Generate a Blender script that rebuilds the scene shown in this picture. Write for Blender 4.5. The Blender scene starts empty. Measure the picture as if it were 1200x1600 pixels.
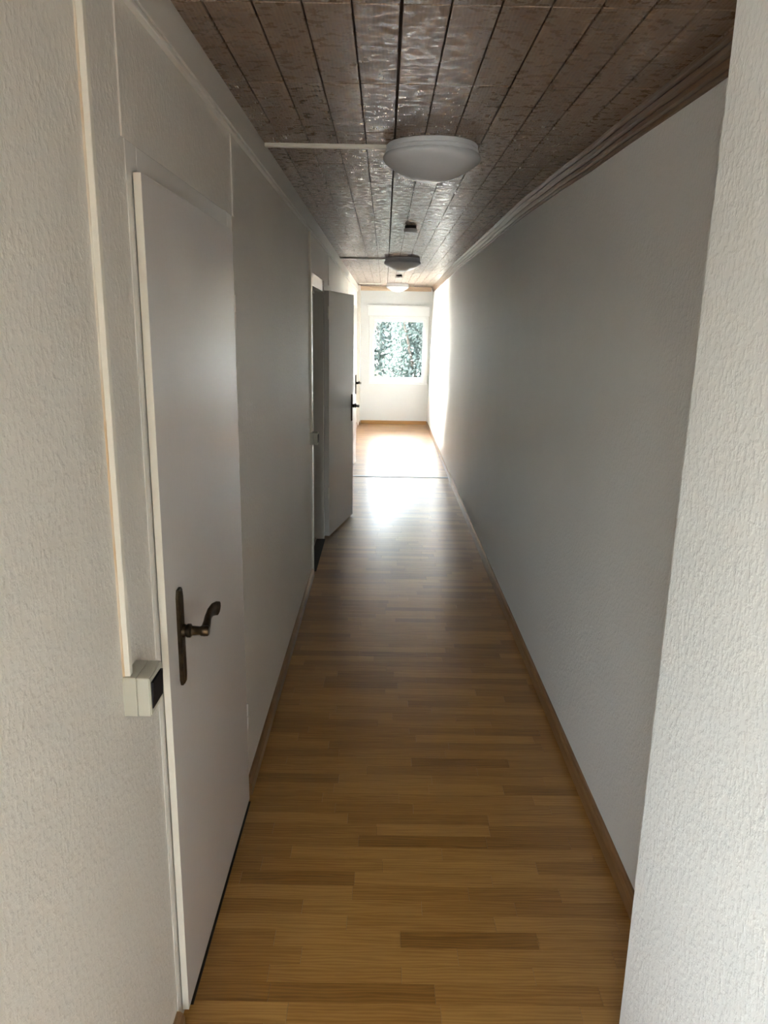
import bpy, bmesh, math, random
from mathutils import Matrix, Vector
random.seed(7)
scene = bpy.context.scene
C = scene.collection

# ------------------------------------------------------------------ camera
H = 1.56
FPX = 1165.0
def cam_axes(vp=(602, 510), vv=(521, 5460), cx=600.0, cy=800.0):
    Y = Vector(((vp[0]-cx)/FPX, -(vp[1]-cy)/FPX, -1)).normalized()
    D = Vector(((vv[0]-cx)/FPX, -(vv[1]-cy)/FPX, -1)).normalized()
    Z = -D
    Z = (Z - Z.dot(Y)*Y).normalized()
    X = Y.cross(Z)
    return X, Y, Z
ax = cam_axes()
cd = bpy.data.cameras.new('camera')
cam = bpy.data.objects.new('camera', cd)
C.objects.link(cam)
cam.matrix_world = Matrix.Translation((0, 0, H)) @ Matrix((ax[0], ax[1], ax[2])).to_4x4()
cd.sensor_fit = 'HORIZONTAL'
cd.sensor_width = 36.0
cd.lens = FPX*36.0/1200.0
cd.clip_start = 0.02
scene.camera = cam

# ------------------------------------------------------------------ light and exposure
SKY = 0.60
SUN = 4.5
scene.view_settings.view_transform = 'Standard'
scene.view_settings.look = 'None'
scene.view_settings.gamma = 1
scene.view_settings.use_curve_mapping = False
scene.view_settings.exposure = 4.12
w = bpy.data.worlds.new('sky'); scene.world = w
w.use_nodes = True
wn = w.node_tree.nodes
bg = wn['Background']
sky = wn.new('ShaderNodeTexSky')
sky.sky_type = 'NISHITA'
sky.sun_disc = False
sky.sun_elevation = math.radians(50)
sky.sun_rotation = math.radians(-55)
sky.air_density = 1.0
sky.dust_density = 3.0
hs = wn.new('ShaderNodeHueSaturation'); hs.inputs['Saturation'].default_value = 0.3
w.node_tree.links.new(sky.outputs[0], hs.inputs['Color'])
wb = wn.new('ShaderNodeVectorMath'); wb.operation = 'MULTIPLY'; wb.inputs[1].default_value = (1.0, 0.997, 1.0)
w.node_tree.links.new(hs.outputs[0], wb.inputs[0])
w.node_tree.links.new(wb.outputs[0], bg.inputs[0])
bg.inputs[1].default_value = SKY

sl = bpy.data.lights.new('sun', 'SUN')
sl.energy = SUN
sl.angle = math.radians(0.6)
sl.color = (1.0, 0.94, 0.85)
so = bpy.data.objects.new('sun', sl); C.objects.link(so)
SA, SE = math.radians(40), math.radians(50)
sd = Vector((math.cos(SA)*math.cos(SE), -math.sin(SA)*math.cos(SE), -math.sin(SE)))
so.rotation_euler = sd.to_track_quat('-Z', 'Y').to_euler()
so.location = (-4, 16, 6)

def portal(name, loc, sx, sz, direction):
    l = bpy.data.lights.new(name, 'AREA'); l.shape = 'RECTANGLE'
    l.size = sx; l.size_y = sz
    l.cycles.is_portal = True
    o = bpy.data.objects.new(name, l); C.objects.link(o)
    o.location = loc
    o.rotation_euler = Vector(direction).to_track_quat('-Z', 'Z').to_euler()
portal('window_portal', (0.21, 12.62, 1.19), 1.0, 1.1, (0, -1, 0))
portal('window_portal', (-0.62, 10.3, 1.33), 2.4, 0.9, (1, 0, 0))
portal('window_portal', (-0.85, -2.78, 1.35), 1.6, 1.4, (0, 1, 0))
portal('window_portal', (-2.56, -1.5, 1.4), 1.8, 1.2, (1, 0, 0))

# ------------------------------------------------------------------ materials
def mat(name, col, rough=0.5, spec=0.5, metal=0.0):
    m = bpy.data.materials.new(name); m.use_nodes = True
    b = m.node_tree.nodes['Principled BSDF']
    b.inputs['Base Color'].default_value = (*col, 1)
    b.inputs['Roughness'].default_value = rough
    b.inputs['Specular IOR Level'].default_value = spec
    b.inputs['Metallic'].default_value = metal
    return m, m.node_tree, b
def N(nt, t, **kw):
    n = nt.nodes.new(t)
    for k, v in kw.items():
        if hasattr(n, k): setattr(n, k, v)
        else: n.inputs[k.replace('_', ' ')].default_value = v
    return n
def ramp(nt, pts):
    r = nt.nodes.new('ShaderNodeValToRGB')
    e = r.color_ramp.elements
    while len(e) < len(pts): e.new(0.5)
    for i, (p, c) in enumerate(pts):
        e[i].position = p; e[i].color = (*c, 1)
    return r
def mapping(nt, src, scale):
    m = nt.nodes.new('ShaderNodeMapping')
    m.inputs['Scale'].default_value = scale
    nt.links.new(src, m.inputs['Vector'])
    return m.outputs[0]

def wall_paint(name, col, rough=0.5, bump=0.5, scale=95, dist=0.0024):
    m, nt, b = mat(name, col, rough, 0.5)
    g = N(nt, 'ShaderNodeNewGeometry')
    v = mapping(nt, g.outputs['Position'], (1, 1, 0.8))
    n1 = N(nt, 'ShaderNodeTexNoise', Scale=scale, Detail=3.0, Roughness=0.55)
    n2 = N(nt, 'ShaderNodeTexNoise', Scale=scale*0.4, Detail=2.0, Roughness=0.5)
    nt.links.new(v, n1.inputs['Vector']); nt.links.new(v, n2.inputs['Vector'])
    cr = ramp(nt, [(0.44, (0, 0, 0)), (0.78, (1, 1, 1))])
    nt.links.new(n1.outputs['Fac'], cr.inputs[0])
    ad = N(nt, 'ShaderNodeMath', operation='ADD')
    nt.links.new(cr.outputs[0], ad.inputs[0]); nt.links.new(n2.outputs['Fac'], ad.inputs[1])
    bp = N(nt, 'ShaderNodeBump', Strength=bump, Distance=dist)
    nt.links.new(ad.outputs[0], bp.inputs['Height'])
    nt.links.new(bp.outputs[0], b.inputs['Normal'])
    n3 = N(nt, 'ShaderNodeTexNoise', Scale=2.2, Detail=3.0)
    nt.links.new(g.outputs['Position'], n3.inputs['Vector'])
    c2 = ramp(nt, [(0.3, tuple(c*0.96 for c in col)), (0.7, col)])
    nt.links.new(n3.outputs['Fac'], c2.inputs[0])
    nt.links.new(c2.outputs[0], b.inputs['Base Color'])
    return m
M = {}
M['wall_cream'] = wall_paint('wall_cream', (0.76, 0.71, 0.64), 0.48)
M['wall_white'] = wall_paint('wall_white', (0.80, 0.795, 0.775), 0.5)
M['wall_far'] = wall_paint('wall_far', (0.76, 0.765, 0.76), 0.6, 0.25)
M['plaster'] = wall_paint('plaster', (0.7, 0.69, 0.67), 0.7, 0.2)

def gloss_paint(name, col, rough):
    m, nt, b = mat(name, col, rough, 0.5)
    g = N(nt, 'ShaderNodeNewGeometry')
    v = mapping(nt, g.outputs['Position'], (40, 40, 3))
    n = N(nt, 'ShaderNodeTexNoise', Scale=4.0, Detail=4.0)
    nt.links.new(v, n.inputs['Vector'])
    bp = N(nt, 'ShaderNodeBump', Strength=0.18, Distance=0.001)
    nt.links.new(n.outputs['Fac'], bp.inputs['Height'])
    nt.links.new(bp.outputs[0], b.inputs['Normal'])
    n2 = N(nt, 'ShaderNodeTexNoise', Scale=3.0, Detail=3.0)
    nt.links.new(g.outputs['Position'], n2.inputs['Vector'])
    mr = N(nt, 'ShaderNodeMapRange'); mr.inputs[3].default_value = rough*0.8; mr.inputs[4].default_value = rough*1.25
    nt.links.new(n2.outputs['Fac'], mr.inputs[0]); nt.links.new(mr.outputs[0], b.inputs['Roughness'])
    return m
M['door'] = gloss_paint('door_paint', (0.70, 0.655, 0.62), 0.24)
M['edge'] = gloss_paint('door_edge_paint', (0.82, 0.765, 0.66), 0.4)
M['frame'] = gloss_paint('frame_paint', (0.78, 0.74, 0.68), 0.13)
M['cornice'] = gloss_paint('cornice_paint', (0.70, 0.66, 0.60), 0.45)
M['pvc'] = mat('white_pvc', (0.86, 0.87, 0.87), 0.3)[0]
M['duct'] = mat('duct_plastic', (0.78, 0.75, 0.68), 0.4)[0]
M['box'] = mat('switch_plastic', (0.52, 0.495, 0.41), 0.4)[0]
M['rocker'] = mat('black_rocker', (0.006, 0.006, 0.009), 0.45, 0.25)[0]
M['seam'] = mat('seam_shadow_gap', (0.06, 0.05, 0.045), 0.8)[0]
M['ring'] = mat('lamp_base_white', (0.66, 0.67, 0.70), 0.4)[0]
M['opal'] = mat('opal_diffuser', (0.60, 0.61, 0.64), 0.22)[0]
M['sensor'] = mat('sensor_plastic', (0.50, 0.50, 0.50), 0.4)[0]
M['black'] = mat('matte_black', (0.012, 0.011, 0.010), 0.7)[0]  # also colours the strips that stand in for dark gaps at the doors
M['strap'] = mat('strap_grey', (0.6, 0.6, 0.56), 0.7)[0]
M['metal'] = mat('threshold_metal', (0.30, 0.28, 0.26), 0.4, 0.5, 0.9)[0]

def bronze():
    m, nt, b = mat('aged_bronze', (0.075, 0.052, 0.030), 0.36, 0.5, 0.85)
    g = N(nt, 'ShaderNodeNewGeometry')
    n = N(nt, 'ShaderNodeTexNoise', Scale=60.0, Detail=3.0)
    nt.links.new(g.outputs['Position'], n.inputs['Vector'])
    c = ramp(nt, [(0.3, (0.028, 0.020, 0.013)), (0.75, (0.085, 0.058, 0.030))])
    nt.links.new(n.outputs['Fac'], c.inputs[0]); nt.links.new(c.outputs[0], b.inputs['Base Color'])
    return m
M['bronze'] = bronze()
M['iron'] = mat('dark_iron', (0.03, 0.028, 0.026), 0.4, 0.5, 0.8)[0]

def stained_duct():
    # old glue shows as orange flecks along the wall side of the duct
    m, nt, b = mat('caulk', (0.78, 0.70, 0.58), 0.6)
    g = N(nt, 'ShaderNodeNewGeometry')
    v = mapping(nt, g.outputs['Position'], (1, 1, 0.25))
    n = N(nt, 'ShaderNodeTexNoise', Scale=14.0, Detail=4.0)
    nt.links.new(v, n.inputs['Vector'])
    c = ramp(nt, [(0.46, (0.70, 0.64, 0.54)), (0.66, (0.62, 0.43, 0.25))])
    nt.links.new(n.outputs['Fac'], c.inputs[0]); nt.links.new(c.outputs[0], b.inputs['Base Color'])
    return m
M['caulk'] = stained_duct()

def floor_wood():
    m, nt, b = mat('oak_strip', (0.4, 0.2, 0.08), 0.3, 0.55)
    b.inputs['Coat Weight'].default_value = 0.3; b.inputs['Coat Roughness'].default_value = 0.25
    at = N(nt, 'ShaderNodeAttribute', attribute_name='tint')
    g = N(nt, 'ShaderNodeNewGeometry')
    off = N(nt, 'ShaderNodeVectorMath', operation='MULTIPLY_ADD')
    off.inputs[1].default_value = (37.0, 53.0, 11.0)
    nt.links.new(at.outputs['Color'], off.inputs[0]); nt.links.new(g.outputs['Position'], off.inputs[2])
    v = mapping(nt, off.outputs[0], (1.6, 22, 1))
    n = N(nt, 'ShaderNodeTexNoise', Scale=3.0, Detail=6.0, Roughness=0.6)
    nt.links.new(v, n.inputs['Vector'])
    v2 = mapping(nt, off.outputs[0], (2.2, 20, 1))
    wv = N(nt, 'ShaderNodeTexWave', Scale=1.6, Distortion=9.0, Detail=2.5, Detail_Scale=1.2, bands_direction='Y')
    nt.links.new(v2, wv.inputs['Vector'])
    mx = N(nt, 'ShaderNodeMath', operation='MULTIPLY_ADD')
    mx.inputs[1].default_value = 0.30
    nt.links.new(wv.outputs['Fac'], mx.inputs[0]); nt.links.new(n.outputs['Fac'], mx.inputs[2])
    sep = N(nt, 'ShaderNodeSeparateColor')
    nt.links.new(at.outputs['Color'], sep.inputs[0])
    t = N(nt, 'ShaderNodeMath', operation='MULTIPLY_ADD'); t.inputs[1].default_value = 0.55
    nt.links.new(sep.outputs[0], t.inputs[0]); nt.links.new(mx.outputs[0], t.inputs[2])
    c = ramp(nt, [(0.30, (0.20, 0.088, 0.018)), (0.62, (0.325, 0.152, 0.034)), (1.0, (0.48, 0.255, 0.07))])
    sc = N(nt, 'ShaderNodeMath', operation='MULTIPLY'); sc.inputs[1].default_value = 0.72
    nt.links.new(t.outputs[0], sc.inputs[0]); nt.links.new(sc.outputs[0], c.inputs[0])
    nt.links.new(c.outputs[0], b.inputs['Base Color'])
    n3 = N(nt, 'ShaderNodeTexNoise', Scale=2.0, Detail=4.0)
    nt.links.new(g.outputs['Position'], n3.inputs['Vector'])
    mr = N(nt, 'ShaderNodeMapRange'); mr.inputs[3].default_value = 0.27; mr.inputs[4].default_value = 0.36
    nt.links.new(n3.outputs['Fac'], mr.inputs[0]); nt.links.new(mr.outputs[0], b.inputs['Roughness'])
    bp = N(nt, 'ShaderNodeBump', Strength=0.12, Distance=0.0006)
    nt.links.new(n.outputs['Fac'], bp.inputs['Height']); nt.links.new(bp.outputs[0], b.inputs['Normal'])
    return m
M['floor'] = floor_wood()

def trim_wood(name, dark, light, rough=0.4, along='Y'):
    m, nt, b = mat(name, dark, rough)
    g = N(nt, 'ShaderNodeNewGeometry')
    v = mapping(nt, g.outputs['Position'], (60, 2, 60) if along == 'Y' else (2, 60, 60))
    n = N(nt, 'ShaderNodeTexNoise', Scale=2.0, Detail=4.0)
    nt.links.new(v, n.inputs['Vector'])
    c = ramp(nt, [(0.3, dark), (0.7, light)])
    nt.links.new(n.outputs['Fac'], c.inputs[0]); nt.links.new(c.outputs[0], b.inputs['Base Color'])
    return m
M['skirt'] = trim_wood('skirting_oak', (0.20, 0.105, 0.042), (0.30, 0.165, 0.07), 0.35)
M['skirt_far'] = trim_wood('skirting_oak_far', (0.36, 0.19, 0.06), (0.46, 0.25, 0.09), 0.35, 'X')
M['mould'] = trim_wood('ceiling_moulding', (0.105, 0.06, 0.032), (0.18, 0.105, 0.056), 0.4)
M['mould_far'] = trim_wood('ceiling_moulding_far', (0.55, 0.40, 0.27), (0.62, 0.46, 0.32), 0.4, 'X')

def ceiling_wood():
    m, nt, b = mat('ceiling_panel', (0.2, 0.12, 0.08), 0.35, 0.75)
    oi = N(nt, 'ShaderNodeObjectInfo')
    g = N(nt, 'ShaderNodeNewGeometry')
    cb = N(nt, 'ShaderNodeCombineXYZ')
    nt.links.new(oi.outputs['Random'], cb.inputs[0]); nt.links.new(oi.outputs['Random'], cb.inputs[1])
    off = N(nt, 'ShaderNodeVectorMath', operation='MULTIPLY_ADD')
    off.inputs[1].default_value = (13.0, 29.0, 0)
    nt.links.new(cb.outputs[0], off.inputs[0]); nt.links.new(g.outputs['Position'], off.inputs[2])
    # cathedral grain along the plank
    v = mapping(nt, off.outputs[0], (11, 1.6, 1))
    wv = N(nt, 'ShaderNodeTexWave', Scale=3.4, Distortion=7.0, Detail=2.0, Detail_Scale=0.9, bands_direction='X')
    nt.links.new(v, wv.inputs['Vector'])
    v2 = mapping(nt, off.outputs[0], (120, 7, 1))
    n = N(nt, 'ShaderNodeTexNoise', Scale=1.5, Detail=5.0)
    nt.links.new(v2, n.inputs['Vector'])
    ad = N(nt, 'ShaderNodeMath', operation='MULTIPLY_ADD'); ad.inputs[1].default_value = 0.38
    nt.links.new(wv.outputs['Fac'], ad.inputs[0]); nt.links.new(n.outputs['Fac'], ad.inputs[2])
    t = N(nt, 'ShaderNodeMath', operation='MULTIPLY_ADD'); t.inputs[1].default_value = 0.22
    nt.links.new(oi.outputs['Random'], t.inputs[0]); nt.links.new(ad.outputs[0], t.inputs[2])
    c = ramp(nt, [(0.34, (0.11, 0.066, 0.038)), (0.62, (0.18, 0.115, 0.072)), (0.95, (0.25, 0.17, 0.112))])
    nt.links.new(t.outputs[0], c.inputs[0]); nt.links.new(c.outputs[0], b.inputs['Base Color'])
    # mottled sheen: soft dents in the printed film
    vb = mapping(nt, g.outputs['Position'], (30, 44, 1))
    nb = N(nt, 'ShaderNodeTexNoise', Scale=1.0, Detail=3.0, Roughness=0.55)
    nt.links.new(vb, nb.inputs['Vector'])
    bp = N(nt, 'ShaderNodeBump', Strength=0.45, Distance=0.0009)
    nt.links.new(nb.outputs['Fac'], bp.inputs['Height'])
    bp2 = N(nt, 'ShaderNodeBump', Strength=0.25, Distance=0.0006)
    nt.links.new(n.outputs['Fac'], bp2.inputs['Height']); nt.links.new(bp.outputs[0], bp2.inputs['Normal'])
    nt.links.new(bp2.outputs[0], b.inputs['Normal'])
    mr = N(nt, 'ShaderNodeMapRange'); mr.inputs[1].default_value = 0.42; mr.inputs[2].default_value = 0.6
    mr.inputs[3].default_value = 0.25; mr.inputs[4].default_value = 0.5
    nt.links.new(nb.outputs['Fac'], mr.inputs[0]); nt.links.new(mr.outputs[0], b.inputs['Roughness'])
    return m
M['ceiling'] = ceiling_wood()
M['ceil_back'] = mat('ceiling_backing', (0.035, 0.02, 0.012), 0.8)[0]
M['subfloor'] = mat('subfloor', (0.05, 0.03, 0.02), 0.8)[0]
M['floor_plain'] = trim_wood('floor_plain_oak', (0.26, 0.13, 0.05), (0.36, 0.19, 0.08), 0.35, 'X')

def glass():
    m = bpy.data.materials.new('window_glass'); m.use_nodes = True
    nt = m.node_tree; nt.nodes.remove(nt.nodes['Principled BSDF'])
    out = nt.nodes['Material Output']
    tr = N(nt, 'ShaderNodeBsdfTransparent'); tr.inputs[0].default_value = (0.95, 0.98, 0.97, 1)
    gl = N(nt, 'ShaderNodeBsdfGlossy'); gl.inputs['Roughness'].default_value = 0.02
    fr = N(nt, 'ShaderNodeFresnel'); fr.inputs[0].default_value = 1.45
    mx = N(nt, 'ShaderNodeMixShader')
    nt.links.new(fr.outputs[0], mx.inputs[0]); nt.links.new(tr.outputs[0], mx.inputs[1]); nt.links.new(gl.outputs[0], mx.inputs[2])
    nt.links.new(mx.outputs[0], out.inputs[0])
    return m
M['glass'] = glass()

def leaf_mat(name, c0, c1):
    m, nt, b = mat(name, c0, 0.45)
    g = N(nt, 'ShaderNodeNewGeometry')
    r = ramp(nt, [(0.0, c0), (1.0, c1)])
    nt.links.new(g.outputs['Random Per Island'], r.inputs[0])
    nt.links.new(r.outputs[0], b.inputs['Base Color'])
    tl = N(nt, 'ShaderNodeBsdfTranslucent'); nt.links.new(r.outputs[0], tl.inputs[0])
    mx = N(nt, 'ShaderNodeMixShader'); mx.inputs[0].default_value = 0.3
    nt.links.new(b.outputs[0], mx.inputs[1]); nt.links.new(tl.outputs[0], mx.inputs[2])
    nt.links.new(mx.outputs[0], nt.nodes['Material Output'].inputs[0])
    return m
M['leaf_a'] = leaf_mat('leaf_dark', (0.022, 0.036, 0.034), (0.10, 0.13, 0.12))
M['leaf_b'] = leaf_mat('leaf_light', (0.06, 0.065, 0.04), (0.22, 0.20, 0.14))
M['bark'] = mat('bark', (0.06, 0.045, 0.035), 0.8)[0]
M['ground'] = wall_paint('garden_ground', (0.26, 0.245, 0.22), 0.9, 0.6, 20, 0.02)
M['render'] = wall_paint('outer_render', (0.7, 0.68, 0.62), 0.8, 0.3)

# ------------------------------------------------------------------ mesh helpers
def box(bm, lo, hi, bev=0.0):
    x0, y0, z0 = lo; x1, y1, z1 = hi
    vs = [bm.verts.new(p) for p in ((x0,y0,z0),(x1,y0,z0),(x1,y1,z0),(x0,y1,z0),(x0,y0,z1),(x1,y0,z1),(x1,y1,z1),(x0,y1,z1))]
    fs = [bm.faces.new([vs[i] for i in q]) for q in ((3,2,1,0),(4,5,6,7),(0,1,5,4),(1,2,6,5),(2,3,7,6),(3,0,4,7))]
    if bev:
        es = set(e for f in fs for e in f.edges)
        bmesh.ops.bevel(bm, geom=list(es), offset=bev, segments=2, profile=0.5, affect='EDGES')
def boxes(*bs, bev=0.0):
    bm = bmesh.new()
    for b in bs: box(bm, b[0], b[1], bev)
    return bm
def prism(prof, y0, y1, axis='Y'):
    """profile of (a, z) swept along an axis"""
    bm = bmesh.new()
    mk = (lambda a, z, t: (a, t, z)) if axis == 'Y' else (lambda a, z, t: (t, a, z))
    A = [bm.verts.new(mk(a, z, y0)) for a, z in prof]
    B = [bm.verts.new(mk(a, z, y1)) for a, z in prof]
    n = len(prof)
    for i in range(n): bm.faces.new((A[i], A[(i+1) % n], B[(i+1) % n], B[i]))
    bm.faces.new(A[::-1]); bm.faces.new(B)
    bmesh.ops.recalc_face_normals(bm, faces=bm.faces[:])
    return bm
def loft(rings, cap=True):
    bm = bmesh.new()
    R = [[bm.verts.new(p) for p in r] for r in rings]
    n = len(R[0])
    for a, b in zip(R, R[1:]):
        for i in range(n): bm.faces.new((a[i], a[(i+1) % n], b[(i+1) % n], b[i]))
    if cap:
        bm.faces.new(R[0][::-1]); bm.faces.new(R[-1])
    bmesh.ops.recalc_face_normals(bm, faces=bm.faces[:])
    return bm
def lathe(prof, seg=48):
    """prof: (r, z) from rim to pole; closes where r is 0"""
    bm = bmesh.new()
    rings = []
    for r, z in prof:
        if r < 1e-6: rings.append([bm.verts.new((0, 0, z))])
        else: rings.append([bm.verts.new((r*math.cos(2*math.pi*i/seg), r*math.sin(2*math.pi*i/seg), z)) for i in range(seg)])
    for a, b in zip(rings, rings[1:]):
        for i in range(seg):
            j = (i+1) % seg
            if len(a) == 1: bm.faces.new((a[0], b[i], b[j]))
            elif len(b) == 1: bm.faces.new((a[i], a[j], b[0]))
            else: bm.faces.new((a[i], a[j], b[j], b[i]))
    bmesh.ops.recalc_face_normals(bm, faces=bm.faces[:])
    return bm
def tube(path, radii, seg=12, flat=(1, 1), up=(0, 0, 1)):
    """elliptic sections along a path; flat scales (side, up)"""
    up = Vector(up)
    pts = [Vector(p) for p in path]
    rings = []
    for i, p in enumerate(pts):
        d = (pts[min(i+1, len(pts)-1)] - pts[max(i-1, 0)]).normalized()
        s = d.cross(up)
        if s.length < 1e-4: s = d.cross(Vector((1, 0, 0)))
        s.normalize(); u = s.cross(d).normalized()
        r = radii[i]
        a, b_ = r if isinstance(r, tuple) else (r*flat[0], r*flat[1])
        rings.append([p + s*math.cos(t)*a + u*math.sin(t)*b_ for t in (2*math.pi*k/seg for k in range(seg))])
    return loft(rings)
def smooth(o, angle=40):
    for p in o.data.polygons: p.use_smooth = True
    try: o.data.set_sharp_from_angle(angle=math.radians(angle))
    except Exception: pass
    return o

def tag(o, label=None, cat=None, group=None, kind=None):
    if label: o['label'] = label
    if cat: o['category'] = cat
    if group: o['group'] = group
    if kind: o['kind'] = kind
    return o
ROOT = {}
def empty(name, loc, rz=0.0):
    o = bpy.data.objects.new(name, None); C.objects.link(o)
    o.location = loc; o.rotation_euler = (0, 0, rz)
    o.empty_display_size = 0.05
    ROOT[o] = Matrix.Translation(loc) @ Matrix.Rotation(rz, 4, 'Z')
    return o
def obj(name, bm, m, parent=None, world=True, sm=False):
    """link bm as one mesh; world=True: coordinates are world ones even under a parent"""
    if parent is not None and world:
        bm.transform(ROOT[parent].inverted())
    me = bpy.data.meshes.new(name); bm.to_mesh(me); bm.free()
    me.materials.append(M[m])
    o = bpy.data.objects.new(name, me); C.objects.link(o)
    if parent is not None:
        o.parent = parent
        ROOT[o] = ROOT[parent]
    else: ROOT[o] = Matrix.Identity(4)
    if sm: smooth(o)
    return o
def struct(name, bm, m, label, cat, parent=None):
    return tag(obj(name, bm, m, parent), label, cat, None, 'structure')

# ------------------------------------------------------------------ dimensions
XL, XR = -0.445, 0.712       # corridor walls
XN = 0.523; YN = 1.28        # near right wall that juts in
ZC = 2.17; YF = 12.3         # ceiling, far wall
WT = 0.13
YE = 0.62                    # the left corridor wall starts here
EY0, EY1, EZ0, EZ1 = -2.3, -0.75, 0.85, 1.95   # side window added to the entry room for daylight
BX0, BY0 = -2.3, -2.5        # entry room behind the camera

# ------------------------------------------------------------------ floor
fl = struct('floor', boxes(((BX0-.2, BY0-.3, -.12), (0.95, 8.6, -.010)), ((XL-WT, 8.6, -.12), (0.95, YF+.26, -.010))), 'subfloor', 'honey oak strip floor running the length of the corridor', 'floor')
ROWH = 0.0548
def strip_bm(bm, x0, x1, y0, y1, lay, tint):
    g = 0.0003
    n0 = len(bm.faces)
    x0 += g; x1 -= g; y0 += g; y1 -= g
    c = 0.00005
    lo = [(x0, y0, -.008), (x1, y0, -.008), (x1, y1, -.008), (x0, y1, -.008)]
    md = [(x0, y0, -c), (x1, y0, -c), (x1, y1, -c), (x0, y1, -c)]
    hi = [(x0+c, y0+c, 0), (x1-c, y0+c, 0), (x1-c, y1-c, 0), (x0+c, y1-c, 0)]
    V = [[bm.verts.new(p) for p in r] for r in (lo, md, hi)]
    fs = []
    for a, b in zip(V, V[1:]):
        for i in range(4): fs.append(bm.faces.new((a[i], a[(i+1) % 4], b[(i+1) % 4], b[i])))
    fs.append(bm.faces.new(V[2]))
    for f in fs:
        for l in f.loops: l[lay] = tint
def row_strips(r, xa, xb):
    rnd = random.Random(1000+r)
    out = []; x = xa - rnd.uniform(0, 0.4)
    while x < xb:
        L = rnd.choice((0.26, 0.33, 0.40, 0.46, 0.36))
        t = rnd.random()
        if rnd.random() < 0.2: t = min(1, t+0.35)
        a, b = max(x, xa), min(x+L, xb)
        if b-a > 0.015: out.append((a, b, (t, rnd.random(), rnd.random(), 1)))
        x += L
    return out
rest = bmesh.new(); lay_rest = rest.loops.layers.float_color.new('tint')
yr0 = 1.272
r = 0
y = yr0
YS_END = 3.75
while y < YF:
    y1 = min(y+ROWH, YF)
    xa, xb = XL-0.01, XR+0.012
    for a, b, t in row_strips(r, xa, xb):
        if y < YS_END:
            bm = bmesh.new(); lay = bm.loops.layers.float_color.new('tint')
            strip_bm(bm, a, b, y, y1, lay, t)
            loc = Vector(((a+b)/2, (y+y1)/2, 0))
            bm.transform(Matrix.Translation(-loc))
            o = obj('floor_strip', bm, 'floor', fl, world=False); o.location = loc
        else:
            strip_bm(rest, a, b, y, y1, lay_rest, t)
    r += 1; y = y1
r = -1; y = yr0
while y > BY0:
    y0 = max(y-ROWH, BY0)
    xa = XL-0.01 if y > YE else BX0
    for a, b, t in row_strips(r, xa, XN+0.005):
        strip_bm(rest, a, b, y0, y, lay_rest, t)
    r -= 1; y = y0
tag(obj('distant_floor_strips', rest, 'floor', fl, world=False), kind='stuff')
struct('floor_side_room', boxes(((BX0, 1.3, -.02), (XL-.135, 8.5, -.004))), 'floor_plain', 'plain oak floor of the dim room behind the open door', 'floor')

# ------------------------------------------------------------------ ceiling
ce = struct('ceiling', boxes(((BX0-.2, BY0-.3, ZC+.008), (0.95, 8.6, ZC+.12)), ((XL-WT, 8.6, ZC+.008), (0.95, YF+.26, ZC+.12))), 'ceil_back', 'low brown wood-grain panelled ceiling with grooved boards', 'ceiling')
CW, X0C = 0.0978, 0.022
def plank_mesh(wd, ln, gx0, gx1):
    c = 0.0010; gy = 0.0014
    bm = bmesh.new()
    x0, x1 = -wd/2+gx0, wd/2-gx1; y0, y1 = -ln/2+gy, ln/2-gy
    hi = [(x0, y0, .008), (x1, y0, .008), (x1, y1, .008), (x0, y1, .008)]
    md = [(x0, y0, .002), (x1, y0, .002), (x1, y1, .002), (x0, y1, .002)]
    lo = [(x0+c, y0+.0012, 0), (x1-c, y0+.0012, 0), (x1-c, y1-.0012, 0), (x0+c, y1-.0012, 0)]
    V = [[bm.verts.new(p) for p in q] for q in (hi, md, lo)]
    for a, b in zip(V, V[1:]):
        for i in range(4): bm.faces.new((a[i], b[i], b[(i+1) % 4], a[(i+1) % 4]))
    bm.faces.new(V[2][::-1])
    bmesh.ops.recalc_face_normals(bm, faces=bm.faces[:])
    return bm
edges = [XL] + [X0C+CW*k for k in range(-4, 8)] + [0.775]
PIT = 0.496
cache = {}
restc = bmesh.new()
k0 = 2.146 - PIT*2
rows = []
yy = k0
while yy < YF-0.02:
    rows.append((yy, min(yy+PIT, YF))); yy += PIT
for (ya, yb) in rows:
    for i, (xa, xb) in enumerate(zip(edges, edges[1:])):
        gx0 = 0.0032 if abs(xa-X0C) < 1e-4 else 0.0016
        gx1 = 0.0032 if abs(xb-X0C) < 1e-4 else 0.0016
        key = (round(xb-xa, 4), round(yb-ya, 4), gx0, gx1)
        if key not in cache:
            bm = plank_mesh(xb-xa, yb-ya, gx0, gx1)
            me = bpy.data.meshes.new('ceiling_plank'); bm.to_mesh(me); bm.free(); me.materials.append(M['ceiling'])
            cache[key] = me
        o = bpy.data.objects.new('ceiling_plank', cache[key]); C.objects.link(o)
        o.parent = ce; o.location = ((xa+xb)/2, (ya+yb)/2, ZC)
yy = k0
while yy > BY0:
    y0 = max(yy-PIT, BY0)
    x = BX0
    while x < 0.72:
        bm = plank_mesh(CW, yy-y0, .0011, .0011); bm.transform(Matrix.Translation((x+CW/2, (y0+yy)/2, ZC)))
        me = bpy.data.meshes.new('tmp'); bm.to_mesh(me); bm.free(); restc.from_mesh(me); bpy.data.meshes.remove(me)
        x += CW
    yy = y0
tag(obj('entry_ceiling_planks', restc, 'ceiling', ce, world=False), kind='stuff')

# ------------------------------------------------------------------ walls

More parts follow.
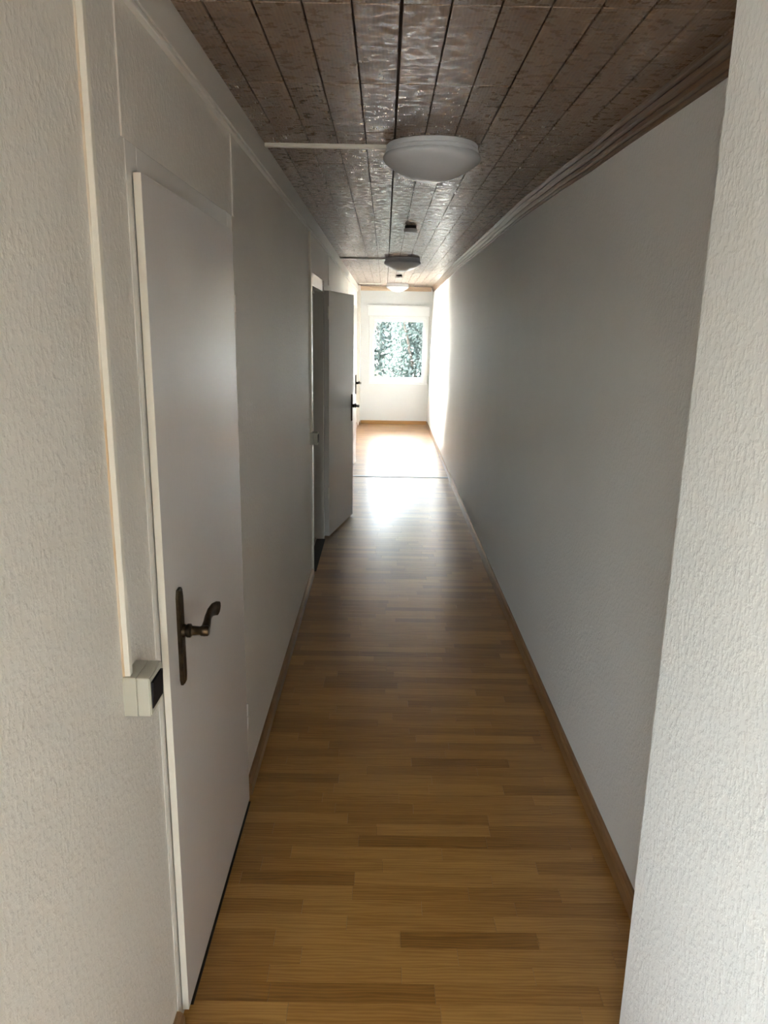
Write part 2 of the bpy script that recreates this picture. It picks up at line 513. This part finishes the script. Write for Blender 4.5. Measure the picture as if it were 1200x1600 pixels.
D1 = (1.425, 2.20, 1.815)     # openings: y0, y1, top
D2 = (4.62, 5.40, 1.80)
GY0, GY1, GZ0, GZ1 = 9.15, 11.4, 0.95, 1.72   # opening for the added, unseen side window
D3 = (7.12, 7.90, 1.79)
def wall_left():
    bm = bmesh.new()
    x0, x1, zt = XL-WT, XL, ZC+.006
    ys = [YE]
    for d in (D1, D2, D3):
        box(bm, (x0, ys[-1], -.009), (x1, d[0], zt)); box(bm, (x0, d[0], d[2]), (x1, d[1], zt)); ys.append(d[1])
    G = (GY0, GY1)
    box(bm, (x0, ys[-1], -.009), (x1, G[0], zt)); box(bm, (x0, G[0], GZ1), (x1, G[1], zt)); box(bm, (x0, G[0], -.009), (x1, G[1], GZ0))
    box(bm, (x0, G[1], -.009), (x1, YF, zt))
    # boxed-in corner by the far wall
    box(bm, (x1-.01, 12.06, -.009), (-.398, YF, zt))
    return bm
wl = struct('wall_left', wall_left(), 'wall_cream', 'cream textured wall with three doors along the left of the corridor', 'wall')
# joints between the wall boards: thin cover strips
for yy, zz in ((2.285, 2.085), (4.455, 2.085), (6.0, 2.085), (9.0, 2.085)):
    zb = 1.86 if yy < 3 else (0.96 if yy < 5 else (1.86 if yy < 7 else 0.06))
    dx = 0.004
    xx = XL
    obj('joint_strip', boxes(((xx-.004, yy-.006, zb), (xx+dx, yy+.006, zz)), bev=.001), 'wall_cream', wl)
# faint vertical board edge left of the first door frame
obj('joint_strip', boxes(((XL-.004, 1.352, 1.86), (XL+.003, 1.360, 2.085)), bev=.001), 'wall_cream', wl)

TOPX = [(1.28, .752), (1.73, .744), (2.69, .722), (3.4, .698), (3.93, .686), (5.3, .690), (7.5, .690), (8.9, .706), (10.2, .728), (11.2, .745), (YF, .752)]
def topx(y):
    for (a, xa), (b, xb) in zip(TOPX, TOPX[1:]):
        if a <= y <= b:
            t = (y-a)/(b-a); t = t*t*(3-2*t)
            return xa+(xb-xa)*t
    return TOPX[-1][1] if y > YF else TOPX[0][1]
ZM = 2.105
def right_x(y, z):
    return XR + (topx(y)-XR)*max(0.0, min(1.0, z/ZM))**1.5
def wall_right():
    rings = []
    ys = [YN-.1+ (YF-YN+.1)*i/60 for i in range(61)]
    zs = [-.009, .1, .4, .8, 1.2, 1.6, 1.9, ZM, ZC+.006]
    for y in ys:
        rings.append([(right_x(y, z), y, z) for z in zs] + [(0.93, y, ZC+.006), (0.93, y, -.009)])
    return loft(rings)
wr = struct('wall_right', wall_right(), 'wall_white', 'long white textured wall along the right of the corridor', 'wall')
smooth(wr, 50)
struct('wall_entry', boxes(((XN, BY0, -.009), (0.93, YN-.1, ZC+.006)), ((XN, YN-.1, -.009), (XR+.0, YN, ZC+.006))), 'wall_white', 'bright white textured wall end in the right foreground', 'wall')

# far wall with window opening
WX0, WX1, WZ0, WZ1 = -0.255, 0.690, 0.672, 1.715
ft = YF+.26
fb = bmesh.new()
for lo, hi in (((XL-WT, YF, -.009), (WX0, ft, ZC+.12)), ((WX1, YF, -.009), (0.95, ft, ZC+.12)),
               ((WX0, YF, -.009), (WX1, ft, WZ0)), ((WX0, YF, WZ1), (WX1, ft, ZC+.12))): box(fb, lo, hi)
struct('wall_far', fb, 'wall_far', 'bright white end wall holding the garden window', 'wall')
# walls that close the entry room and the side rooms
bb = bmesh.new()
B0, B1, BZ0, BZ1 = -1.6, -0.1, 0.75, 2.0
for lo, hi in (((BX0-.2, BY0-.25, -.009), (B0, BY0, ZC+.12)), ((B1, BY0-.25, -.009), (0.93, BY0, ZC+.12)),
               ((B0, BY0-.25, -.009), (B1, BY0, BZ0)), ((B0, BY0-.25, BZ1), (B1, BY0, ZC+.12))): box(bb, lo, hi)
struct('wall_back', bb, 'plaster', 'plain wall behind the viewpoint with an added window', 'wall')
struct('wall_outer', boxes(((BX0-.2, BY0, -.009), (BX0, EY0, ZC+.006)), ((BX0-.2, EY1, -.009), (BX0, 8.6, ZC+.006)), ((BX0-.2, EY0, -.009), (BX0, EY1, EZ0)), ((BX0-.2, EY0, EZ1), (BX0, EY1, ZC+.006)), ((BX0, YE, -.009), (XL-WT, YE+.12, ZC+.006)),
                           ((BX0, 3.3, -.003), (XL-WT, 3.4, ZC+.006)), ((BX0, 5.62, -.003), (XL-WT, 5.72, ZC+.006)),
                           ((BX0, 8.5, -.003), (XL-WT, 8.6, ZC+.006))), 'plaster', 'plain walls of the rooms left of the corridor', 'wall')

# ------------------------------------------------------------------ trims
tr = tag(empty('trim_1', (XL, 1, 2.085)), 'painted stepped cornice board where the left wall meets the ceiling', 'cornice', kind='structure')
obj('fascia_board', boxes(((XL-.005, YE, 2.088), (-.428, 12.06, ZC-.0005)), bev=.0012), 'cornice', tr)
obj('lower_bead', boxes(((XL-.005, YE, 2.078), (-.4325, 12.06, 2.088)), bev=.002), 'cornice', tr)
def moulding():
    prof = [(.012, 2.10), (-.006, 2.104), (-.009, 2.112), (-.005, 2.117), (-.012, 2.122), (-.016, 2.131), (-.011, 2.137),
            (-.020, 2.143), (-.026, 2.152), (-.021, 2.158), (-.030, 2.164), (-.034, 2.1695), (.012, 2.1695)]
    rings = []
    for i in range(61):
        y = YN + (YF-.001-YN)*i/60
        rings.append([(topx(y)+a, y, z) for a, z in prof])
    return loft(rings)
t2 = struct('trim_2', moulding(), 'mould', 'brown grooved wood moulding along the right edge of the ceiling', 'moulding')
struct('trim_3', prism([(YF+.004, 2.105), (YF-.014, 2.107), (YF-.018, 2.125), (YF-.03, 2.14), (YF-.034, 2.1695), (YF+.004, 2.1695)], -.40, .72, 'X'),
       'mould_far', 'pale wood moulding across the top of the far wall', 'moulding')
struct('trim_4', prism([(7.80, -.0005), (7.806, .004), (7.815, .0055), (7.855, .0055), (7.864, .004), (7.87, -.0005)], XL+.016, XR-.014, 'X'),
       'metal', 'dark metal floor joint strip across the corridor', 'floor strip')

def skirting(x_wall, x_front, z):
    s = 1 if x_front > x_wall else -1
    return [(x_wall, 0), (x_front, 0), (x_front, z*0.72), (x_front - s*.004, z*0.9), (x_front - s*.010, z), (x_wall, z)]
bl = tag(empty('baseboard_left', (XL, 2.23, 0)), 'brown oak skirting along the foot of the left wall', 'skirting', kind='structure')
for a, b in ((2.235, 4.53), (5.50, 7.03), (7.98, 12.059)):
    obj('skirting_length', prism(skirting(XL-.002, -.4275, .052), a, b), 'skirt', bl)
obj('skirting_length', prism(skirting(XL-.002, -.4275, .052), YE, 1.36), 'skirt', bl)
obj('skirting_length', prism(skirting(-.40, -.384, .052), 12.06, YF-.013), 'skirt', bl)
br = tag(empty('baseboard_right', (XR, 2, 0)), 'oak skirting in lengths along the foot of the right wall', 'skirting', kind='structure')
for a, b, z in ((YN+.001, 3.32, .062), (3.323, 5.78, .062), (5.783, 7.84, .062), (7.843, YF-.012, .052)):
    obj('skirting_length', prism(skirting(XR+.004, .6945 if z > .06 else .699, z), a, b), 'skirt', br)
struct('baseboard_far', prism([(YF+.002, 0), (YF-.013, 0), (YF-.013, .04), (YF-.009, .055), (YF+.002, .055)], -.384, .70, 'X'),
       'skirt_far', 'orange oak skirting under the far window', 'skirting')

# ------------------------------------------------------------------ doors
def lever_handle(leaf, s=1.0):
    """built in leaf coordinates: +x out of the face, +y from latch edge to hinge edge"""
    pass

def build_handle(parent, px, py, pz, out, along, lev=0.10):
    """px,py,pz: lever axis on the door face (world). out/along: world unit vectors"""
    out = Vector(out); al = Vector(along); up = Vector((0, 0, 1))
    o0 = Vector((px, py, pz))
    def W(a, o, u): return o0 + al*a + out*o + up*u
    # long chamfered plate
    outline = [(-.017, -.108), (-.011, -.122), (0.011, -.122), (.017, -.108), (.017, .078), (.011, .094), (-.011, .094), (-.017, .078)]
    rings = [[W(a, -.001, u) for a, u in outline], [W(a, .005, u) for a, u in outline], [W(a*.72, .0085, u*.965-.0005) for a, u in outline]]
    obj('handle_plate', loft(rings), 'bronze', parent)
    # turned neck with a collar
    neck = [(-.002, .0145), (.010, .0145), (.014, .0125), (.018, .0150), (.024, .0150), (.027, .0105), (.044, .0095), (.047, .0115), (.060, .0115), (.063, .009)]
    obj('handle_neck', tube([W(0, d, 0) for d, _ in neck], [r for _, r in neck], 16), 'bronze', parent, sm=True)
    # swept lever, thin at the neck, flaring to a curled end
    pts = [(-.006, .053, -.001), (.012, .053, .001), (.030, .052, .005), (.048, .050, .010), (.066, .050, .014), (.084, .052, .015), (.098, .056, .013), (.106, .060, .010)]
    rad = [(.009, .010), (.0100, .011), (.0085, .0115), (.0075, .012), (.0070, .0135), (.0068, .0150), (.0064, .0162), (.0060, .0160)]
    k = lev/0.10
    obj('handle_lever', tube([W(a*k, d, u) for a, d, u in pts], rad, 14), 'bronze', parent, sm=True)

def hinge(parent, x, y, z0, z1, r=.0075):
    zm = (z0+z1)/2
    bm = bmesh.new()
    for a, b in ((z0, zm-.001), (zm+.001, z1)):
        l = lathe([(0, a), (r*.8, a), (r, a+.002), (r, b-.002), (r*.8, b), (0, b)], 14)
        me = bpy.data.meshes.new('tmp'); l.to_mesh(me); l.free(); bm.from_mesh(me); bpy.data.meshes.remove(me)
    bm.transform(Matrix.Translation((x, y, 0)))
    return obj('hinge', bm, 'frame', parent, sm=True)

# door 1, closed
d1 = tag(empty('door_1', (XL, 1.79, 0)), 'closed pale door with dark bronze lever in the left foreground', 'door', kind='structure')
xf = -.4465+.003
fr1 = boxes(((XL-.10, 1.365, -.008), (xf, 1.425, 1.86)), ((XL-.10, 2.20, -.008), (xf, 2.262, 1.86)), ((XL-.10, 1.4255, 1.812), (xf, 2.1995, 1.86)), bev=.0015)
obj('door_frame', fr1, 'frame', d1)
leaf1 = obj('door_leaf', boxes(((-.4412, 1.393, .022), (-.4272, 2.185, 1.812)), ((XL-.030, 1.428, .022), (-.4413, 2.192, 1.806)), bev=.0012), 'door', d1)
obj('edge_band', boxes(((-.4410, 1.3922, .0225), (-.4275, 1.3945, 1.8115))), 'edge', leaf1)
obj('dark_gap_strip', boxes(((XL-.09, 1.4255, -.006), (-.4265, 2.1995, .0012))), 'black', d1)  # black strip standing in for the shadowed gap under the closed leaf
build_handle(leaf1, -.4272, 1.478, .925, (1, 0, 0), (0, 1, 0))
hinge(leaf1, -.432, 2.196, 1.545, 1.640)
hinge(leaf1, -.432, 2.196, .275, .365)
# door 2 and 3, standing open against the wall
def open_door(name, label, D, hx, hy, fx, fy, top, box_light):
    y0, y1, zt = D
    root = tag(empty(name, (XL, (y0+y1)/2, 0)), label, 'door', kind='structure')
    bm = boxes(((XL-WT-.006, y0-.07, -.008), (XL+.008, y0+.012, zt+.062)), ((XL-WT-.006, y1-.012, -.008), (XL+.012, y1+.05, zt+.062)),
               ((XL-WT-.006, y0+.0125, zt-.012), (XL+.008, y1-.0125, zt+.062)), bev=.002)
    obj('door_frame', bm, 'frame', root)
    obj('rebate_strip', boxes(((XL-.075, y0+.0125, zt-.030), (XL-.05, y1-.0125, zt-.0125))), 'frame', root)
    obj('threshold', boxes(((XL-WT-.004, y0+.013, -.006), (XL-.045, y1-.013, .012)), bev=.002), 'skirt', root)
    obj('dark_gap_strip', boxes(((XL-.0445, y0+.013, -.006), (XL+.020, y1-.013, .004))), 'black', root)  # black strip drawing the dark gap at the front of the threshold
    d = Vector((fx-hx, fy-hy, 0)); L = d.length; d.normalize()
    n = Vector((d.y, -d.x, 0))        # faces the corridor
    T = Matrix(((d.x, n.x, 0, hx), (d.y, n.y, 0, hy), (0, 0, 1, 0), (0, 0, 0, 1)))
    b = boxes(((0, -.038, .012), (L, 0, top)), bev=.0015); b.transform(T)
    bmesh.ops.recalc_face_normals(b, faces=b.faces[:])
    leaf = obj('door_leaf', b, 'door', root)
    p = Vector((hx, hy, 0)) + d*(L-.055)
    build_handle(leaf, p.x, p.y, .93, n, -d)
    for z in (1.60, .30):
        hinge(leaf, hx-.006, hy-.014, z, z+.09, .008)
    b = boxes(((L-.0005, -.030, .855), (L+.0015, -.008, 1.0))); b.transform(T); bmesh.ops.recalc_face_normals(b, faces=b.faces[:])
    obj('lock_plate', b, 'iron', leaf)
    return root
open_door('door_2', 'pale door standing open beside its dark doorway', D2, -.398, 5.438, -.252, 6.14, 1.797, True)
open_door('door_3', 'farther open door half hidden behind the nearer open door', D3, -.412, 7.93, -.319, 8.629, 1.778, False)

# ------------------------------------------------------------------ window
def window(name, label, x0, x1, z0, z1, y, side, bars=0):
    root = tag(empty(name, ((x0+x1)/2, y, z0)), label, 'window', kind='structure')
    s = side
    def Y(a, b): return (min(y+s*a, y+s*b), max(y+s*a, y+s*b))
    f = .05; q = .045
    ya, yb = Y(-.012, .06)
    obj('window_frame', boxes(((x0, ya, z0), (x0+f, yb, z1)), ((x1-f, ya, z0), (x1, yb, z1)), ((x0+f, ya, z0), (x1-f, yb, z0+f)), ((x0+f, ya, z1-f), (x1-f, yb, z1)), bev=.004), 'pvc', root)
    ya, yb = Y(-.028, .045)
    X0, X1, Z0, Z1 = x0+f-.012, x1-f+.012, z0+f-.012, z1-f+.012
    sash = obj('sash', boxes(((X0, ya, Z0), (X0+q, yb, Z1)), ((X1-q, ya, Z0), (X1, yb, Z1)), ((X0+q, ya, Z0), (X1-q, yb, Z0+q)), ((X0+q, ya, Z1-q), (X1-q, yb, Z1)), bev=.005), 'pvc', root)
    ya, yb = Y(.012, .018)
    obj('pane', boxes(((X0+q-.008, ya, Z0+q-.008), (X1-q+.008, yb, Z1-q+.008))), 'glass', root)
    return root, sash, (X0, X1, Z0, Z1)
win, sash, sx = window('window_1', 'white plastic window at the end of the corridor with greenery outside', WX0, WX1, WZ0, WZ1, YF, 1)
hb = boxes(((sx[0]+.012, YF-.036, 1.10), (sx[0]+.034, YF-.027, 1.17)), bev=.002)
obj('handle_rose', hb, 'pvc', sash)
obj('handle_grip', tube([(sx[0]+.023, YF-.03, 1.14), (sx[0]+.023, YF-.055, 1.14), (sx[0]+.023, YF-.062, 1.13), (sx[0]+.023, YF-.062, 1.03)], [.007, .007, .008, .006], 10, up=(1, 0, 0)), 'pvc', sash, sm=True)
obj('inner_sill', boxes(((WX0-.005, YF-.03, WZ0-.022), (WX1+.005, YF+.05, WZ0-.001)), bev=.004), 'pvc', win)
window('added_window_2', 'white window added behind the viewpoint to bring in daylight', B0, B1, BZ0, BZ1, BY0-.02, -1)  # added out of view to light the near walls

def side_window(name, label, xw, y0, y1, z0, z1):
    root = tag(empty(name, (xw-.05, (y0+y1)/2, z0)), label, 'window', kind='structure')
    xa, xb = xw-.10, xw-.03
    f = .05
    ym = (y0+y1)/2
    obj('window_frame', boxes(((xa, y0, z0), (xb, y0+f, z1)), ((xa, y1-f, z0), (xb, y1, z1)), ((xa, ym-.045, z0), (xb, ym+.045, z1)),
        ((xa, y0+f, z0), (xb, ym-.045, z0+f)), ((xa, y0+f, z1-f), (xb, ym-.045, z1)), ((xa, ym+.045, z0), (xb, y1-f, z0+f)), ((xa, ym+.045, z1-f), (xb, y1-f, z1)), bev=.004), 'pvc', root)
    for a, b in ((y0+f, ym-.045), (ym+.045, y1-f)):
        obj('pane', boxes(((xw-.07, a-.006, z0+f-.006), (xw-.064, b+.006, z1-f+.006))), 'glass', root)
side_window('added_window_4', 'white two-pane window added in the entry room side wall to bring in daylight', BX0, EY0, EY1, EZ0, EZ1)  # added out of view, aims daylight at the near right wall
side_window('added_window_3', 'white two-pane side window added out of sight behind the open doors to light the far end', XL, GY0, GY1, GZ0, GZ1)  # added hidden window that brightens the far end of the corridor
struct('terrace', boxes(((-6, 8.61, -.2), (XL-WT, YF+.3, -.10))), 'render', 'pale terrace outside the side glazing', 'terrace')
struct('sun_block_slab', boxes(((XL-WT-.85, 8.61, ZC+.02), (XL-WT-.001, YF+.26, ZC+.12))), 'render', 'unseen overhang added to block sun from the side window', 'roof')  # unseen slab added to keep direct sun out of the side window

sb = tag(empty('roller_shutter_box', (0.21, YF, 1.73)), 'white roller shutter box on the wall above the far window', 'shutter box')
obj('cover', boxes(((-.283, YF-.030, 1.722), (.698, YF-.0005, 1.868)), bev=.004), 'pvc', sb)
obj('top_ledge', boxes(((-.292, YF-.040, 1.8685), (.704, YF-.0005, 1.888)), bev=.003), 'pvc', sb)
st = tag(empty('shutter_strap', (.70, YF, .70)), 'grey pull strap and winder at the right edge of the far window', 'shutter strap')
obj('strap', boxes(((.6925, YF-.022, .80), (.7045, YF-.0195, 1.724))), 'strap', st)
obj('winder', boxes(((.690, YF-.026, .665), (.707, YF-.0005, .80)), bev=.004), 'strap', st)

# ------------------------------------------------------------------ ceiling lamps, ducts, detectors
def lamp(x, y, label):
    root = tag(empty('ceiling_light', (x, y, ZC)), label, 'lamp', 'round flush ceiling lights')
    b = lathe([(0, -.0005), (.155, -.0005), (.1585, -.004), (.1585, -.016), (.156, -.018), (.161, -.020), (.163, -.030), (.160, -.034), (.12, -.036), (0, -.036)], 64)
    obj('base_ring', b, 'ring', root, world=False, sm=True)
    prof = [(.150, -.0305), (.1655, -.033), (.1695, -.040), (.1690, -.047), (.163, -.056)]
    for i in range(1, 13):
        t = i/12*math.pi/2
        r_ = .163*(1-i/12); prof.append((r_, -.056 - .062*(1-(r_/.163)**2)))
    # flatter bowl
    obj('diffuser', lathe(prof, 64), 'opal', root, world=False, sm=True)
    return root
lamp(.152, 2.815, 'nearest and largest round white opal ceiling light')
lamp(.148, 7.20, 'middle round ceiling light, dark against the bright ceiling')
lamp(.172, 11.42, 'farthest small round ceiling light before the window wall')
def ceil_duct(x0, x1, y, label, h=.013):
    root = tag(empty('ceiling_cable_duct', (x0, y, ZC)), label, 'cable duct', 'ceiling cable ducts')
    obj('channel', boxes(((x0, y-.009, ZC-h*.55), (x1, y+.009, ZC-.0005))), 'duct', root)
    obj('cover', boxes(((x0, y-.0105, ZC-h), (x1, y+.0105, ZC-h*.5)), bev=.0025), 'duct', root)
ceil_duct(-.4275, -.006, 2.815, 'white cable duct leading to the nearest ceiling light')
ceil_duct(-.4275, -.010, 7.20, 'dark-looking cable duct leading to the middle ceiling light')
ceil_duct(-.395, .012, 11.42, 'thin cable duct leading to the farthest ceiling light')

def detector(x, y, label):
    root = tag(empty('smoke_detector', (x, y, ZC)), label, 'smoke detector', 'small ceiling smoke detectors')
    obj('mount', lathe([(0, -.0005), (.036, -.0005), (.036, -.018), (0, -.018)], 32), 'black', root, world=False, sm=True)
    obj('body', lathe([(0, -.0182), (.040, -.0182), (.0425, -.022), (.0425, -.034), (.039, -.0385), (.02, -.041), (0, -.041)], 32), 'sensor', root, world=False, sm=True)
detector(.148, 4.93, 'larger smoke detector between the first two ceiling lights')
detector(.160, 9.50, 'tiny smoke detector beyond the middle ceiling light')

# ------------------------------------------------------------------ surface switches and vertical ducts
def switch(y0, z0, label, near):
    root = tag(empty('light_switch', (XL, y0+.04, z0)), label, 'light switch', 'surface light switches')
    h = .0735; w_ = .075; xd = XL+.0455
    obj('back_box', boxes(((XL-.001, y0, z0), (XL+.0235, y0+w_, z0+h)), bev=.002), 'box', root)
    obj('front_box', boxes(((XL+.0236, y0+.0003, z0+.0003), (xd, y0+w_-.0003, z0+h-.0003)), bev=.002), 'box', root)
    fb_ = boxes(((xd-.0005, y0+.003, z0+.003), (xd+.0015, y0+w_-.003, z0+.011)), ((xd-.0005, y0+.003, z0+h-.011), (xd+.0015, y0+w_-.003, z0+h-.003)),
                ((xd-.0005, y0+.003, z0+.011), (xd+.0015, y0+.008, z0+h-.011)), ((xd-.0005, y0+w_-.008, z0+.011), (xd+.0015, y0+w_-.003, z0+h-.011)))
    obj('cover_frame', fb_, 'box', root)
    prof = [(y0+.009, z0+.012), (y0+w_-.009, z0+.012), (y0+w_-.009, z0+h-.012), (y0+.009, z0+h-.012)]
    rk = loft([[(xd-.0004, a, b) for a, b in prof], [(xd+.0030 if b < z0+h/2 else xd+.0055, a, b) for a, b in prof]])
    obj('rocker', rk, 'rocker', root)
    return root
switch(1.180, .889, 'beige surface switch box with black rocker beside the near door', True)
switch(4.478, .855, 'small surface switch box beside the dark open doorway', False)
def wall_duct(y, z0, z1, label, stained):
    root = tag(empty('wall_cable_duct', (XL, y, z0)), label, 'cable duct', 'vertical cable ducts above the switches')
    obj('duct_body', boxes(((XL-.001, y-.0075, z0), (XL+.0125, y+.0075, z1)), bev=.0015), 'edge', root)
    # ragged sealant bead along the near edge
    rnd = random.Random(5); rings = []
    n = 70
    for i in range(n+1):
        z = z0+(z1-z0)*i/n
        wd = .0006 + .0022*rnd.random()
        rings.append([(XL-.001, y-.0070, z), (XL-.001, y-.0078-wd, z), (XL+.002, y-.0078-wd*.5, z), (XL+.004, y-.0070, z)])
    obj('sealant_bead', loft(rings), 'caulk', root)
wall_duct(1.193, .9628, 2.077, 'cream cable duct with orange sealant running up from the near switch', True)
wall_duct(4.497, .9288, 2.077, 'slim cable duct running up beside the dark doorway frame', False)

# ------------------------------------------------------------------ garden outside
struct('ground', boxes(((-60, -60, -.9), (60, 70, -.5))), 'ground', 'garden ground beyond the window', 'ground')
def leaf_ball(bm, c, rx, ry, rz, n, rnd, size):
    for _ in range(n):
        while True:
            p = Vector((rnd.uniform(-1, 1), rnd.uniform(-1, 1), rnd.uniform(-1, 1)))
            if 0.25 < p.length < 1: break
        q = Vector((c[0]+p.x*rx, c[1]+p.y*ry, c[2]+p.z*rz))
        R = Matrix.Rotation(rnd.uniform(0, 6.28), 3, 'Z') @ Matrix.Rotation(rnd.uniform(-1.2, 1.2), 3, 'X') @ Matrix.Rotation(rnd.uniform(-.6, .6), 3, 'Y')
        s = size*rnd.uniform(.6, 1.3)
        shape = [(0, 0, 0), (.28, .35, .08), (.22, .75, .05), (0, 1.0, -.06), (-.22, .75, .05), (-.28, .35, .08)]
        v = [bm.verts.new(q + R @ Vector(a)*s) for a in shape]
        bm.faces.new((v[0], v[1], v[2], v[3])); bm.faces.new((v[0], v[3], v[4], v[5]))
def shrub(x, y, h, r, n, seed, m, label, size=.085):
    rnd = random.Random(seed)
    root = tag(empty('garden_shrub', (x, y, -.5)), label, 'shrub', 'shrubs outside the window')
    bm = bmesh.new()
    for k in range(9):
        a = rnd.uniform(0, 6.28); rr = r*rnd.uniform(0, .55)
        leaf_ball(bm, (x+rr*math.cos(a), y+rr*math.sin(a)*.7, -.5+h*(.12+.85*k/8)), r*.62, r*.5, h*.17, n//9, rnd, size)
    tag(obj('foliage', bm, m, root), kind='stuff')
    for k in range(4):
        a = 1.57*k+rnd.random()
        p = [(x, y, -.55), (x+.12*r*math.cos(a), y+.12*r*math.sin(a), -.5+h*.3), (x+.3*r*math.cos(a), y+.3*r*math.sin(a), -.5+h*.62), (x+.5*r*math.cos(a), y+.5*r*math.sin(a), -.5+h*.9)]
        obj('stem', tube(p, [.05, .04, .028, .01], 7), 'bark', root)
shrub(-.55, 15.6, 2.6, .85, 8000, 1, 'leaf_b', 'pale yellow-green shrub at the left of the window view')
shrub(.85, 17.4, 3.1, 1.5, 16000, 2, 'leaf_a', 'dense blue-green shrub filling the middle of the window view')
shrub(2.6, 15.4, 2.5, 1.0, 7000, 3, 'leaf_a', 'dark shrub at the right of the window view')
shrub(-2.3, 18.5, 2.9, 1.5, 6000, 4, 'leaf_b', 'light shrub beyond the left side of the window')
shrub(.4, 21.5, 3.2, 2.4, 9000, 5, 'leaf_a', 'broad dark shrub behind the other garden shrubs', .16)
